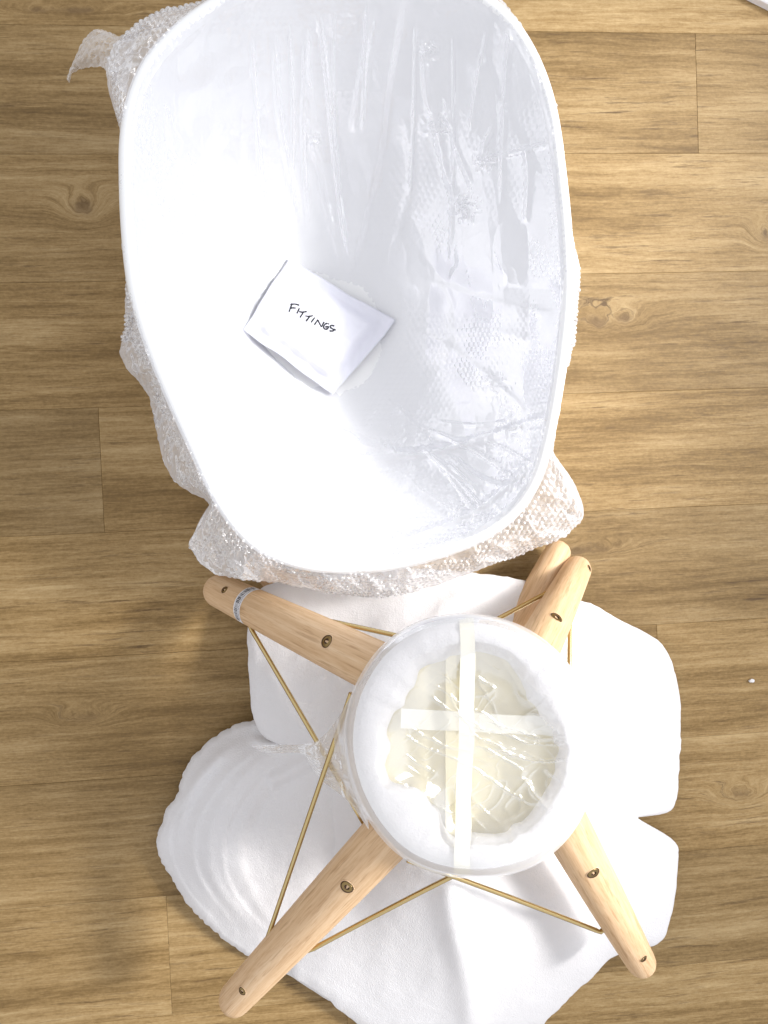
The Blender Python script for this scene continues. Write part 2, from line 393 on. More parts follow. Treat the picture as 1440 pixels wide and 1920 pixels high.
CREASES_RAW = [  # polyline, width px, height m, kind ('r' ridge, 's' one-sided fold)
    ([(512, 60), (522, 200), (540, 320), (556, 430)], 7, .0060, 'r'), ([(598, 30), (612, 140), (622, 250), (640, 400), (655, 480)], 5, .0075, 'r'),
    ([(570, 80), (585, 240), (610, 380), (648, 520)], 9, .0050, 'r'), ([(752, -20), (722, 160), (706, 290), (668, 450), (650, 520)], 16, .0110, 's'),
    ([(700, 20), (680, 130), (660, 250)], 8, .0060, 'r'), ([(795, 70), (800, 170), (822, 260), (838, 330), (868, 395)], 9, .0065, 'r'),
    ([(835, 180), (850, 260), (885, 350)], 6, .0050, 'r'), ([(930, 230), (905, 290), (950, 290), (1035, 268)], 7, .0055, 'r'),
    ([(985, 270), (990, 340), (985, 420)], 8, .0045, 'r'), ([(470, 640), (540, 700), (600, 790), (680, 830)], 14, .0070, 's'),
    ([(560, 740), (640, 820), (760, 850), (900, 900)], 12, .0060, 'r'), ([(390, 885), (560, 862), (760, 850), (900, 820), (1045, 775)], 9, .0070, 'r'),
    ([(420, 910), (600, 880), (800, 850), (1030, 800)], 6, .0045, 'r'), ([(700, 600), (820, 640), (930, 720), (1000, 790)], 12, .0050, 's'),
    ([(820, 640), (900, 620), (1000, 640)], 12, .0040, 'r'), ([(780, 520), (900, 560), (1040, 590)], 12, .0040, 's'),
    ([(500, 760), (510, 850), (540, 960), (600, 1040)], 8, .0055, 'r'), ([(660, 950), (700, 990), (720, 1050), (690, 1110)], 9, .0060, 'r'),
    ([(760, 900), (850, 960), (930, 985)], 12, .0055, 'r'), ([(850, 860), (900, 900), (980, 915)], 8, .0045, 'r'), ([(560, 930), (585, 1000), (560, 1070)], 8, .005, 'r'),
    ([(740, 760), (830, 850), (960, 930)], 10, .005, 's'), ([(900, 100), (940, 200), (1010, 330)], 12, .0045, 's'), ([(460, 250), (470, 380), (450, 520)], 12, .0035, 'r'),
    ([(640, 1040), (760, 1010), (900, 950), (1000, 860)], 8, .0045, 'r'), ([(760, 220), (770, 330), (740, 470)], 10, .004, 'r')]
_r = random.Random(11)
for _x in (470, 540, 575, 625, 690, 780, 850, 915, 960):           # long pulls fanning down from the top edge
    _b = _x+(_x-680)*-.12+_r.uniform(-15, 15); _l = _r.uniform(180, 430); _y = _r.uniform(0, 70)
    CREASES_RAW.append(([(_x, _y), (_x+(_b-_x)*.5+_r.uniform(-8, 8), _y+_l*.5), (_b, _y+_l)], _r.uniform(3, 6), _r.uniform(.003, .0055), 'r'))
for _k in range(15):                                               # short pulls radiating to the front rim
    _a = math.radians(_r.uniform(15, 165)); _r0 = _r.uniform(90, 230); _r1 = _r0+_r.uniform(80, 190)
    _c = (700, 760); _w = _r.uniform(-.18, .18)
    CREASES_RAW.append(([(_c[0]+math.cos(_a)*_r0, _c[1]+math.sin(_a)*_r0*.8), (_c[0]+math.cos(_a+_w*.4)*(_r0+_r1)/2, _c[1]+math.sin(_a+_w*.4)*(_r0+_r1)*.4),
                         (_c[0]+math.cos(_a+_w)*_r1, _c[1]+math.sin(_a+_w)*_r1*.8)], _r.uniform(3.5, 7), _r.uniform(.0025, .005), 'r'))
CRUMP = [(868, 392, 22, .008), (912, 300, 20, .007), (808, 92, 22, .005), (822, 235, 26, .005), (590, 262, 16, .005), (968, 890, 26, .005), (960, 800, 20, .004), (520, 820, 28, .006), (560, 905, 26, .005),
         (700, 640, 30, .002), (880, 960, 34, .004), (930, 720, 26, .003), (640, 1010, 30, .004), (690, 1060, 26, .005), (470, 960, 26, .004)]
CREASES = [(catmull(p, 4, False), w*.85, h, k) for p, w, h, k in CREASES_RAW]
def hexb(u, v, pitch=.0100, rad=.43, jit=0.0):
    a = pitch; b = pitch*math.sqrt(3)
    def f(uu, vv):
        du = uu-np.round(uu/a)*a; dv = vv-np.round(vv/b)*b
        return np.hypot(du, dv)
    d = np.minimum(f(u, v), f(u+a/2, v+b/2))/(pitch*rad)
    return np.sqrt(np.clip(1-d**2, 0, 1))
def wrap_rows():
    nth = 1700
    th, d, r = polar(RIMS, SC, nth, 5); _, _, ro = polar(OUT, SC, nth, 2)
    ro = np.maximum(ro, r+10)+1.6*fbm(th*40, th*0, 3.3, 3)
    rz = rimz(d)
    qi = np.linspace(.004, 1, 300); rows_px, rows_py, rows_z, amp, tq = [], [], [], [], []
    for q in qi:
        px = SC[0]+d[:, 0]*r*q; py = SC[1]+d[:, 1]*r*q
        pk = 1-np.exp(-(((px-600)/185)**2+((py-615)/155)**2)**2)          # pressed down under the pouch
        z = shell_z(px, py)+.0030+(rz-.028)*(q**1.72-q**2.15)*np.clip((q-.35)/.3, 0, 1)*pk
        z = z+pk*.030*np.exp(-((px-890)/190)**2-((py-330)/330)**2)*np.clip((1-q)/.3, 0, 1)
        off = .004+.004*fbm(px/120, py/150, 1.5, 3)
        cre = np.zeros_like(px)
        env = np.clip((1.0-q)/.03, 0, 1)
        if q > .05:
            for pts, w, h, kind in CREASES:
                bd, sd, tt = segdist(px, py, pts)
                taper = np.clip(np.minimum(tt, 1-tt)*6+.15, 0, 1)
                if kind == 'r': cre += .75*h*np.exp(-(bd/w)**2)*taper
                else: cre += .9*h*taper*np.where(sd > 0, np.exp(-(bd/(w*.85))**2), np.exp(-(bd/(w*3.2))**2))
        for kx, ky, kw, kh in CRUMP: cre += kh*np.exp(-((px-kx)**2+(py-ky)**2)/kw**2)*(1-np.abs(vnoise(px/9, py/9, 2.)))**3
        fine = .0014*ridged(px/46+.3*fbm(px/90, py/90), py/80, 2.2, 2)*np.clip(.4+fbm(px/170, py/170, 8.), 0, 1)
        facet = .007*np.abs(vnoise(px/150+.4*vnoise(px/200, py/200, 2.), py/260, 6.))+.0035*np.abs(vnoise(px/60, py/120, 9.))
        z = z+((np.clip(off, 0, 1)+fine+facet)*pk+cre*(.15+.85*pk))*env
        z = np.maximum(z, shell_z(px, py)+.0022)
        rows_px.append(px); rows_py.append(py); rows_z.append(z)
        # bubbles: pressed flat in the lit upper left, plump low and to the right
        lowmask = np.clip(.35+.9*fbm(px/130, py/130, 4.1, 3)+.5*np.clip((py-700)/300, 0, 1)+.3*np.clip((px-760)/300, 0, 1), .12, 1)
        amp.append(.00035*lowmask+.0013*np.clip((q-.975)/.02, 0, 1))
    # over the rim and down the outside
    dropm = .062-.030*np.clip((ro-r-20)/40, 0, 1)+.010*fbm(th*6, th*0+2, 1., 2)
    T = np.concatenate([np.linspace(.0, 1, 95), np.linspace(1.04, 2.2, 26)])
    for t in T:
        tt = min(t, 1.0)
        prof = tt**.85
        rr = r+9+(ro-r-9)*prof
        fold = fbm(th*13+tt*1.2, tt*2.2+th*2, 5., 3)
        zz = rz+.0035-dropm*(tt**1.25)
        zz = zz+.014*fold*tt+.005*ridged(th*18+tt, tt*.8, 4.4, 2)*np.clip((ro-r)/25, .2, 1)*np.clip(tt*4, 0, 1)*np.clip((1.02-tt)*5, 0, 1)*np.clip((ro-r)/25, .1, 1)+.006*ridged(th*26, tt*1.5, .7, 2)*tt*(1-tt)*np.clip((ro-r)/30, 0, 1)*2
        if t > 1:
            k = (t-1)/1.2; rr = ro-(ro-r*.80)*k**1.1-2*0; zz = zz-.012*np.sin(min(k*8, 1)*math.pi/2)-(zz-.03)*k*.85
        px = SC[0]+d[:, 0]*rr; py = SC[1]+d[:, 1]*rr
        rows_px.append(px); rows_py.append(py); rows_z.append(zz)
        a = .0030*np.clip(.62+.8*fbm(th*9, tt*2+0*th, 6., 3), .12, 1)*np.clip(.4+tt*12, 0, 1)
        # the smooth plastic lip down the left side
        sm = (px < 420) & (py > 640) & (py < 950)
        a = np.where(sm & (tt > .42+.1*np.sin(py/23)), a*.03, a)
        if t > 1: a = a*max(0, 1-(t-1)*12)
        amp.append(a)
    V = PP(np.array(rows_px), np.array(rows_py), np.array(rows_z)); A = np.array(amp)
    # arc length along each radius -> lattice coordinates
    seg = np.linalg.norm(np.diff(V, axis=0), axis=2); L = np.concatenate([np.zeros((1, nth)), np.cumsum(seg, 0)])
    k = np.exp(-.5*(np.arange(-60, 61)/20)**2); k /= k.sum()
    Ls = np.array([np.convolve(np.concatenate([row[-60:], row, row[:60]]), k, 'valid') for row in L])
    u = Ls*np.cos(th); v = Ls*np.sin(th)
    u = u+.0015*fbm(u*20, v*20, 1.); v = v+.0015*fbm(u*20, v*20, 6.)
    H = hexb(u, v)*A
    # normals from grid
    du = np.gradient(V, axis=0); dv = (np.roll(V, -1, 1)-np.roll(V, 1, 1))*.5
    n = np.cross(du, dv); ln = np.linalg.norm(n, axis=2, keepdims=True); n = n/np.maximum(ln, 1e-9)
    up = np.where(n[:300, :, 2:3].mean() < 0, -1, 1); n = n*up
    V = V+n*H[..., None]
    return V, nth
V, nth = wrap_rows(); nrow = V.shape[0]
Vs = [V.reshape(-1, 3)]; Fs = [grid_faces(nrow, nth, True)]
# loose ears of the wrap: torn flap top left, small tuft on the right
def flap(top, bot, z0, z1, nu, nv, amp, seed):
    t = catmull(top, 10, False); b = catmull(bot, 10, False)
    iu = np.linspace(0, 1, nu); T = np.stack([np.interp(iu, np.linspace(0, 1, len(t)), t[:, k]) for k in (0, 1)], -1)
    B = np.stack([np.interp(iu, np.linspace(0, 1, len(b)), b[:, k]) for k in (0, 1)], -1)
    v = np.linspace(0, 1, nv)[None, :, None]; pp = T[:, None]*(1-v)+B[:, None]*v
    z = z0+(z1-z0)*iu[:, None]+.012*np.sin(v[..., 0]*math.pi)+.006*fbm(pp[..., 0]/18, pp[..., 1]/18, seed, 3)
    g = PP(pp[..., 0], pp[..., 1], z)
    g[..., 2] += hexb(g[..., 0], g[..., 1])*amp
    return g.reshape(-1, 3), nu, nv
base = len(Vs[0])
for top, bot, z0, z1, nu, nv, amp, sd in (
        ([(262, 46), (228, 68), (205, 61), (180, 55), (160, 72), (143, 104), (130, 134), (126, 150)],
         [(236, 180), (210, 150), (196, 130), (186, 126), (168, 127), (150, 131), (136, 140), (130, 156)], .275, .20, 90, 60, .0024, 2.),
        ([(1032, 196), (1038, 190), (1046, 197)], [(1034, 208), (1040, 206), (1045, 202)], .26, .255, 12, 8, .001, 5.)):
    g, a, b = flap(top, bot, z0, z1, nu, nv, amp, sd)
    Vs.append(g); Fs.append(grid_faces(a, b, False, base)); base += len(g)
wrap = obj('bubble_wrap', np.concatenate(Vs), np.concatenate(Fs), MT['bubble'])
tag(wrap, 'clear crumpled bubble wrap stretched over the white chair shell', 'bubble wrap')

# ------------------------------------------------------------------ FITTINGS pouch
def build_packet():
    # corners: top, right, bottom, left
    A, B, Cc, D = [np.array(p, float) for p in ((541, 486), (742, 600), (624, 740), (456, 616))]
    nu, nv = 64, 48
    u = np.linspace(0, 1, nu)[:, None]; v = np.linspace(0, 1, nv)[None, :]
    def pt(u, v): return A*(1-u)*(1-v)+B*u*(1-v)+Cc*u*v+D*(1-u)*v
    p = np.array([[pt(a, b) for b in v[0]] for a in u[:, 0]])
    px, py = p[..., 0], p[..., 1]
    # gentle irregular edges
    px = px+2.0*fbm(px/60, py/60, 3., 2)*1.0; py = py+2.5*fbm(px/70, py/70, 9., 2)
    def bell(t, e=.09):
        return np.clip(np.minimum(t-e, 1-e-t)/.10, 0, 1)
    s = lambda t: t*t*(3-2*t)
    h = s(bell(u, .075))*s(bell(v, .085))
    zc4 = [float(shell_z(np.array([c[0]]), np.array([c[1]]))[0]) for c in (A, B, Cc, D)]
    zb = zc4[0]*(1-u)*(1-v)+zc4[1]*u*(1-v)+zc4[2]*u*v+zc4[3]*(1-u)*v
    zb = zb+max(0, float((shell_z(px, py)-zb).max()))+.0085
    z = zb+.014*h+.0015*fbm(px/25, py/25, 1., 3)*h**.3+.0012*fbm(px/12, py/30, 2., 2)*(1-h)
    # sealed edges lift a little
    z = z+.0035*np.clip((v-.93)/.07, 0, 1)+.003*np.clip((u-.95)/.05, 0, 1)+.0008*np.sin(py/3.2)*np.clip((.07-u)/.05, 0, 1)
    return px, py, z, nu, nv
qx = np.array([541, 742, 624, 456, 600.]); qy = np.array([486, 600, 740, 616, 610.])
PACK_Z = float(np.max(shell_z(qx, qy)))+.004
px_, py_, pz_, nu, nv = build_packet()
packet = obj('fittings_pouch', PP(px_, py_, pz_).reshape(-1, 3), grid_faces(nu, nv), MT['paper'], solid=.0016, offset=0)
tag(packet, 'small white sealed pouch marked FITTINGS lying inside the wrapped chair shell', 'pouch')
STROKES = [[(530, 432), (522, 455), (512, 482)], [(524, 436), (548, 432), (576, 439)], [(519, 462), (535, 458), (552, 459)],
           [(579, 464), (565, 493)], [(584, 484), (603, 487), (626, 483)], [(609, 486), (598, 503), (586, 521)],
           [(625, 513), (645, 516), (668, 511)], [(650, 514), (640, 530), (626, 547)], [(682, 527), (661, 554)],
           [(684, 570), (693, 556), (703, 541), (715, 560), (729, 584), (738, 570), (746, 556)],
           [(778, 566), (762, 564), (748, 576), (745, 592), (760, 603), (776, 592), (774, 584), (760, 586)],
           [(812, 579), (796, 576), (788, 586), (798, 596), (812, 605), (806, 614), (788, 614)], [(818, 604), (822, 607)]]
def packet_z(x, y):
    d = (px_-x)**2+(py_-y)**2; return float(pz_.flat[int(np.argmin(d))])
VV, FF = [], []
for st in STROKES:
    pts = catmull([(400+a/3.6, 450+b/3.6) for a, b in st], 5, False)
    n = len(pts); b0 = len(VV)
    w = .00118
    W3 = [P(x, y, packet_z(x, y)+.0012) for x, y in pts]
    for i, q in enumerate(W3):
        t = (W3[min(i+1, n-1)]-W3[max(i-1, 0)]); t.z = 0; t.normalize(); nn = Vector((-t.y, t.x, 0))*w*(.8+.35*random.random())
        e = t*w*(-1 if i == 0 else (1 if i == n-1 else 0))
        VV += [q+nn+e*.6, q+Vector((0, 0, .0002))+e, q-nn+e*.6]
    for i in range(n-1):
        k = b0+i*3; FF += [(k, k+3, k+4, k+1), (k+1, k+4, k+5, k+2)]
obj('handwriting', np.array([tuple(v) for v in VV]), FF, MT['ink'], packet, False)

# ------------------------------------------------------------------ leg bases
def tube(V, Fc, pts, rad, n=10, caps=True):
    pts = [Vector(p) for p in pts]; b0 = len(V); prev = None
    for i, p in enumerate(pts):
        t = (pts[min(i+1, len(pts)-1)]-pts[max(i-1, 0)]).normalized()
        if prev is None: a = t.orthogonal().normalized()
        else: a = (prev-t*prev.dot(t)).normalized()
        prev = a; b = t.cross(a); rr = rad[i] if isinstance(rad, (list, tuple)) else rad
        for k in range(n):
            c = 2*math.pi*k/n; V.append(p+(a*math.cos(c)+b*math.sin(c))*rr)
    for i in range(len(pts)-1):
        for k in range(n):
            k2 = (k+1) % n; Fc.append((b0+i*n+k, b0+i*n+k2, b0+(i+1)*n+k2, b0+(i+1)*n+k))
    if caps: Fc.append(tuple(b0+k for k in reversed(range(n)))); Fc.append(tuple(b0+(len(pts)-1)*n+k for k in range(n)))
def leg_mesh(L, r0, r1):
    """local z from rounded foot (0) to top (L)"""
    prof = []
    for k in range(9):
        a = math.pi/2*k/8; prof.append((r0*.90*math.sin(a)**.75 if k else .001, r0*.85*(1-math.cos(a))))
    for k in range(1, 25):
        t = k/24; prof.append((r0*.90+(r1-r0*.90)*(1-(1-t)**1.5), r0*.85+(L-r0*.85)*t))
    prof.append((r1*.94, L+.002)); prof.append((.001, L+.0022))
    n = 40; V = []
    for r, z in prof:
        for k in range(n):
            c = 2*math.pi*k/n; V.append((r*math.cos(c), r*math.sin(c), z))
    return np.array(V), grid_faces(len(prof), n, True), prof
def frame(z, xhint):
    z = z.normalized(); x = (xhint-z*xhint.dot(z)).normalized(); y = z.cross(x)
    return Matrix((x, y, z)).transposed()
def leg(root, tip, top, r0, r1, rot=0):
    ax = top-tip; V, Fc, prof = leg_mesh(ax.length, r0, r1)
    Mw = Matrix.Translation(tip) @ frame(ax, Vector((0, 0, 1))).to_4x4()
    o = obj('leg', V, Fc, MT['wood'], root, True, Mw); return o, ax, prof
def rad_at(prof, s): return float(np.interp(s, [p[1] for p in prof], [p[0] for p in prof]))
def hit(tip, ax, px, py):
    """pixel ray against leg axis -> axis param (m) and outward normal facing the lens"""
    q = P(px, py, 0); d = (q-CAM).normalized(); a = ax.normalized(); w0 = CAM-tip
    b = d.dot(a); D = d.dot(w0); E = a.dot(w0); den = 1-b*b
    sc = (b*E-D)/den; tc = (E-b*D)/den
    pa = tip+a*tc; pr = CAM+d*sc; off = pr-pa
    n = -(d-a*b).normalized()
    return tc, n, off
def screw(legobj, tip, ax, prof, px, py, size=.0085, tilt=0):
    s, n, off = hit(tip, ax, px, py); r = rad_at(prof, s); a = ax.normalized()
    o2 = off.length if off.length < r*.85 else r*.85
    nn = (n*math.sqrt(max(r*r-o2*o2, 0))+(off.normalized()*o2 if off.length > 1e-6 else Vector())).normalized()
    c = tip+a*s+nn*(r)
    Mw = Matrix.Translation(c) @ frame(nn, a).to_4x4()
    V, Fc, fm = [], [], []
    def ringv(rad, z, k=24, curve=True):
        b0 = len(V)
        for i in range(k):
            t = 2*math.pi*i/k; y = rad*math.sin(t); zz = z-(r-math.sqrt(max(r*r-y*y, 0))) if curve else z
            V.append((rad*math.cos(t), y, zz))
        return b0
    def band(a0, b0, m, k=24):
        for i in range(k): Fc.append((a0+i, a0+(i+1) % k, b0+(i+1) % k, b0+i)); fm.append(m)
    a0 = ringv(size*1.12, .0003); a1 = ringv(size*1.0, .0009); a2 = ringv(size*.90, .0008); a3 = ringv(size*.86, -.0002, curve=False)
    a4 = ringv(size*.80, .0006, curve=False); a5 = ringv(size*.42, .0010, curve=False)
    band(a0, a1, 0); band(a1, a2, 1); band(a2, a3, 1); band(a3, a4, 2); band(a4, a5, 2)  # dark brown paints in the shade of the recess ring and socket
    a6 = ringv(size*.38, -.0001, curve=False); band(a5, a6, 1)
    Fc.append(tuple(a6+i for i in range(24))); fm.append(1)
    obj('screw', V, Fc, [MT['wood'], MT['dark'], MT['screw']], legobj, False, Mw, fm=fm)

base1 = thing('chair_stand', P(800, 1440, 0), 'upper four-legged beech and brass chair base with a plastic-wrapped round hub on white foam', 'chair base')
# name: tip px, tip z, hub-end px, hub-end z, foot radius, top radius, screws
LEGS = {'TL': ((408, 1106), .050, (742, 1268), .368, .0285, .0312, ((643, 1217), (446, 1118))),
        'TR': ((1083, 1066), .055, (985, 1262), .368, .0250, .0285, ((1028, 1189), (1097, 1082))),
        'BL': ((438, 1876), .170, (770, 1520), .368, .0262, .0312, ((674, 1638), (476, 1835))),
        'BR': ((1203, 1806), .170, (1040, 1512), .368, .0245, .0300, ((1092, 1600), (1191, 1769)))}
AX = {}
for k, (t, tz, h, hz, r0, r1, scs) in LEGS.items():
    tip = P(*t, tz); top = P(*h, hz); a = (top-tip).normalized(); tip = tip-a*r0*.55
    lo, ax, prof = leg(base1, tip, top, r0, r1); AX[k] = (tip, ax, prof, lo)
    for i, (sx, sy) in enumerate(scs): screw(lo, tip, ax, prof, sx, sy, .0086 if i == 0 else .0058)
# barcode sticker round the top-left leg
def sticker():
    tip, ax, prof, lo = AX['TL']; s, n, off = hit(tip, ax, 474, 1139); a = ax.normalized(); r = rad_at(prof, s)+.0004
    Mw = Matrix.Translation(tip+a*s) @ frame(a, n).to_4x4()
    V, Fc, fm = [], [], []
    def patch(t0, t1, z0, z1, dr, m, k):
        b0 = len(V)
        for i in range(k+1):
            t = t0+(t1-t0)*i/k
            for z in (z0, z1):
                rr = r+dr+(rad_at(prof, s+z)-rad_at(prof, s)); V.append((rr*math.cos(t), rr*math.sin(t), z))
        for i in range(k): Fc.append((b0+2*i, b0+2*i+1, b0+2*i+3, b0+2*i+2)); fm.append(m)
    patch(-1.25, 1.3, -.0085, .0085, 0, 0, 24)
    t = -1.12; rnd = random.Random(3)
    while t < 1.15:
        w = rnd.choice((.02, .03, .05)); g = rnd.choice((.025, .04, .05))
        patch(t, t+w, -.0060, .0030, .00025, 1, 1); t += w+g
    t = -1.0
    while t < 1.0: patch(t, t+.035, .0045, .0066, .00025, 1, 1); t += .08
    obj('barcode_sticker', V, Fc, [MT['label'], MT['ink']], lo, False, Mw, fm=fm)
sticker()
# crossed brass rods: (pixels from the low end on one leg to the high end on the next)
def legpt(k, f, out=0):
    tip, ax, prof, lo = AX[k]; return tip+ax*f
def onleg(k, px, py):
    tip, ax, prof, lo = AX[k]; s, n, off = hit(tip, ax, px, py); return (tip+ax.normalized()*s).z
RODS = [((470, 1178), 'TL', (692, 1560), 'BL', -.012), ((500, 1764), 'BL', (664, 1284), 'TL', -.004),
        ((583, 1781), 'BL', (1010, 1562), 'BR', -.012), ((1122, 1746), 'BR', (752, 1608), 'BL', -.004),
        ((560, 1152), 'TL', (960, 1240), 'TR', -.012), ((1040, 1104), 'TR', (720, 1276), 'TL', -.004),
        ((1069, 1168), 'TR', (1066, 1545), 'BR', -.006), ((1108, 1640), 'BR', (1056, 1235), 'TR', -.014)]
for (a, ka, b, kb, dz) in RODS:
    za = onleg(ka, *a)+.0; zb = onleg(kb, *b)+dz
    A = P(*a, za); B = P(*b, zb); tipv = legpt(ka, .5)
    inn = AX[ka][0]+AX[ka][1].normalized()*hit(AX[ka][0], AX[ka][1], *a)[0]
    V, Fc = [], []
    d = (B-A).normalized(); pts = [inn+(A-inn)*.2, A-d*.004, A+d*.004]+[A.lerp(B, t)+Vector((0, 0, -.003*math.sin(math.pi*t))) for t in (.08, .25, .5, .75, .97)]
    tube(V, Fc, pts, [.0034, .0034, .0033]+[.0032]*5, 12)
    obj('rod', np.array([tuple(v) for v in V]), Fc, MT['brass'], base1)

# second base standing under the foam; only one foot and a glimpse of another come out
base2 = thing('chair_stand', P(790, 1440, 0), 'lower beech chair base covered by the foam, one foot showing beside the upper right leg', 'chair base')
for t, tz, h, hz in (((1053, 1022), .030, (912, 1290), .19), ((474, 1040), .026, (720, 1300), .11), ((560, 1740), .03, (740, 1520), .19), ((1080, 1690), .03, (930, 1500), .19)):
    tip = P(*t, tz); top = P(*h, hz); lo, ax, prof = leg(base2, tip, top, .0235, .0265)
    if t[0] == 1053:
        V, Fc = [], []
        tube(V, Fc, [P(1010, 1095, .05), P(985, 1098, .055), P(900, 1140, .09)], .0032, 10); obj('rod', np.array([tuple(v) for v in V]), Fc, MT['brass'], base2)
V, Fc = [], []
q = P(820, 1400, .185); tube(V, Fc, [q, q+Vector((0, 0, .012))], .115, 40); obj('mounting_plate', np.array([tuple(v) for v in V]), Fc, MT['cream'], base2, False)

# ------------------------------------------------------------------ foam sheets
def rbf(pts, reg=1e-3):
    p = np.array(pts, float); X = p[:, :2]/400; n = len(X)
    def phi(r): return r**2*np.log(r+1e-9)*1.0
    K = phi(np.linalg.norm(X[:, None]-X[None], axis=2)+1e-12)+np.eye(n)*reg
    A = np.zeros((n+3, n+3)); A[:n, :n] = K; A[:n, n] = 1; A[:n, n+1:] = X; A[n, :n] = 1; A[n+1:, :n] = X.T
    w = np.linalg.solve(A, np.concatenate([p[:, 2], np.zeros(3)]))
    def f(px, py):
        x = np.stack([px, py], -1)/400; sh = x.shape[:-1]; x = x.reshape(-1, 2)
        r = np.linalg.norm(x[:, None]-X[None], axis=2)+1e-12
        return (phi(r) @ w[:n]+w[n]+x @ w[n+1:]).reshape(sh)
    return f
def foam(name, outline, center, ctrl, creases, nth, nr, sm, curl, label, extra=None, wrinkle=.0007):
    ol = catmull(outline, 6); th, d, r = polar(ol, center, nth, sm); f = rbf(ctrl); creases = [(catmull(p, 5, False), w, h, k) for p, w, h, k in creases]
    r = r+1.6*fbm(th*24, th*0, 1., 4)
    rows = []
    for i in range(nr):
        q = 1-(1-i/(nr-1)*.9999)**1.25
        px = center[0]+d[:, 0]*r*q; py = center[1]+d[:, 1]*r*q
        z = np.maximum(f(px, py), .012)
        for pts, w, h, kind in creases:
            bd, sd, tt = segdist(px, py, pts); taper = np.clip(np.minimum(tt, 1-tt)*5+.1, 0, 1)
            if kind == 'r': z = z+h*np.exp(-(bd/w)**2)*taper
            else: z = z+h*taper*np.where(sd > 0, np.exp(-(bd/(w*.7))**2), np.exp(-(bd/(w*2.6))**2))
        z = z+.005*fbm(px/150, py/150, 2., 2)+wrinkle*fbm(px/34, py/34, 4., 3)
        z = z-curl*np.clip((q-.955)/.045, 0, 1)**2
        z = np.maximum(z, .0065)
        if extra is not None: z = extra(px, py, z, q)
        rows.append(PP(px, py, z))
    o = obj(name, np.concatenate(rows), grid_faces(nr, nth, True), MT['foam'], solid=.0022, offset=-1)
    return tag(o, label, 'foam sheet')
MAIN = [(500, 1098), (620, 1080), (760, 1068), (870, 1074), (960, 1086), (1046, 1102), (1075, 1122), (1110, 1135), (1170, 1168), (1225, 1196), (1252, 1228), (1268, 1280), (1274, 1340), (1274, 1410), (1268, 1480), (1262, 1512), (1248, 1524),
        (1216, 1528), (1192, 1521), (1168, 1514), (1205, 1543), (1262, 1576), (1270, 1600), (1266, 1660), (1252, 1735), (1232, 1772), (1212, 1772), (1150, 1790),
        (1100, 1838), (1040, 1895), (990, 1940), (860, 2010), (740, 1990), (680, 1925), (600, 1860), (545, 1815), (545, 1700), (560, 1560), (560, 1440), (545, 1397), (505, 1388), (484, 1362), (472, 1310), (467, 1240), (467, 1180), (476, 1135)]
CTRL = [(500, 1100, .070), (620, 1085, .075), (760, 1070, .08), (870, 1076, .08), (960, 1088, .080), (1044, 1104, .082), (1110, 1135, .05), (1225, 1196, .03), (1268, 1280, .025), (1274, 1400, .025), (1262, 1512, .035),
        (1170, 1514, .055), (1262, 1578, .03), (1266, 1660, .03), (1240, 1770, .035), (1150, 1790, .05), (1040, 1895, .025), (980, 1940, .018), (860, 2010, .015), (680, 1925, .03), (560, 1830, .045), (545, 1700, .07),
        (560, 1560, .09), (560, 1440, .12), (500, 1380, .10), (468, 1200, .075), (830, 1560, .285), (880, 1400, .26), (842, 1650, .262), (850, 1720, .215), (870, 1800, .15), (880, 1900, .07),
        (700, 1480, .22), (620, 1420, .165), (540, 1250, .115), (620, 1300, .15), (720, 1250, .185), (650, 1180, .12), (850, 1120, .12), (900, 1170, .16), (1000, 1150, .12), (1080, 1300, .16), (1150, 1400, .11),
        (1200, 1300, .06), (1140, 1620, .11), (1010, 1690, .19), (700, 1700, .165), (640, 1800, .09), (600, 1650, .12), (1000, 1800, .11), (760, 1850, .09)]
foam('foam_sheet', MAIN, (820, 1470), CTRL,
     [([(842, 1640), (848, 1720), (875, 1830), (890, 1960)], 26, .016, 'r'), ([(600, 1395), (540, 1330), (500, 1240)], 22, .008, 'r'), ([(1090, 1560), (1170, 1512)], 14, .010, 's'),
      ([(760, 1240), (860, 1120), (980, 1090)], 22, .004, 's'), ([(520, 1120), (600, 1200), (640, 1290)], 20, .007, 's'), ([(650, 1500), (600, 1600), (640, 1760)], 30, .006, 'r'),
      ([(1090, 1180), (1140, 1300), (1150, 1450)], 26, .006, 'r')],
     520, 110, 1, .006, 'large folded white packing foam sheet spread under the upright chair base')
LEFT = [(484, 1352), (452, 1358), (420, 1372), (388, 1396), (352, 1436), (334, 1490), (318, 1512), (304, 1548), (296, 1580), (304, 1612), (322, 1640), (336, 1668), (366, 1708), (404, 1744), (450, 1780),
        (500, 1808), (545, 1828), (600, 1862), (640, 1880), (672, 1830), (668, 1700), (660, 1560), (640, 1450), (608, 1405), (560, 1380), (520, 1350)]
def pill(px, py, z, q): return z-.0*q
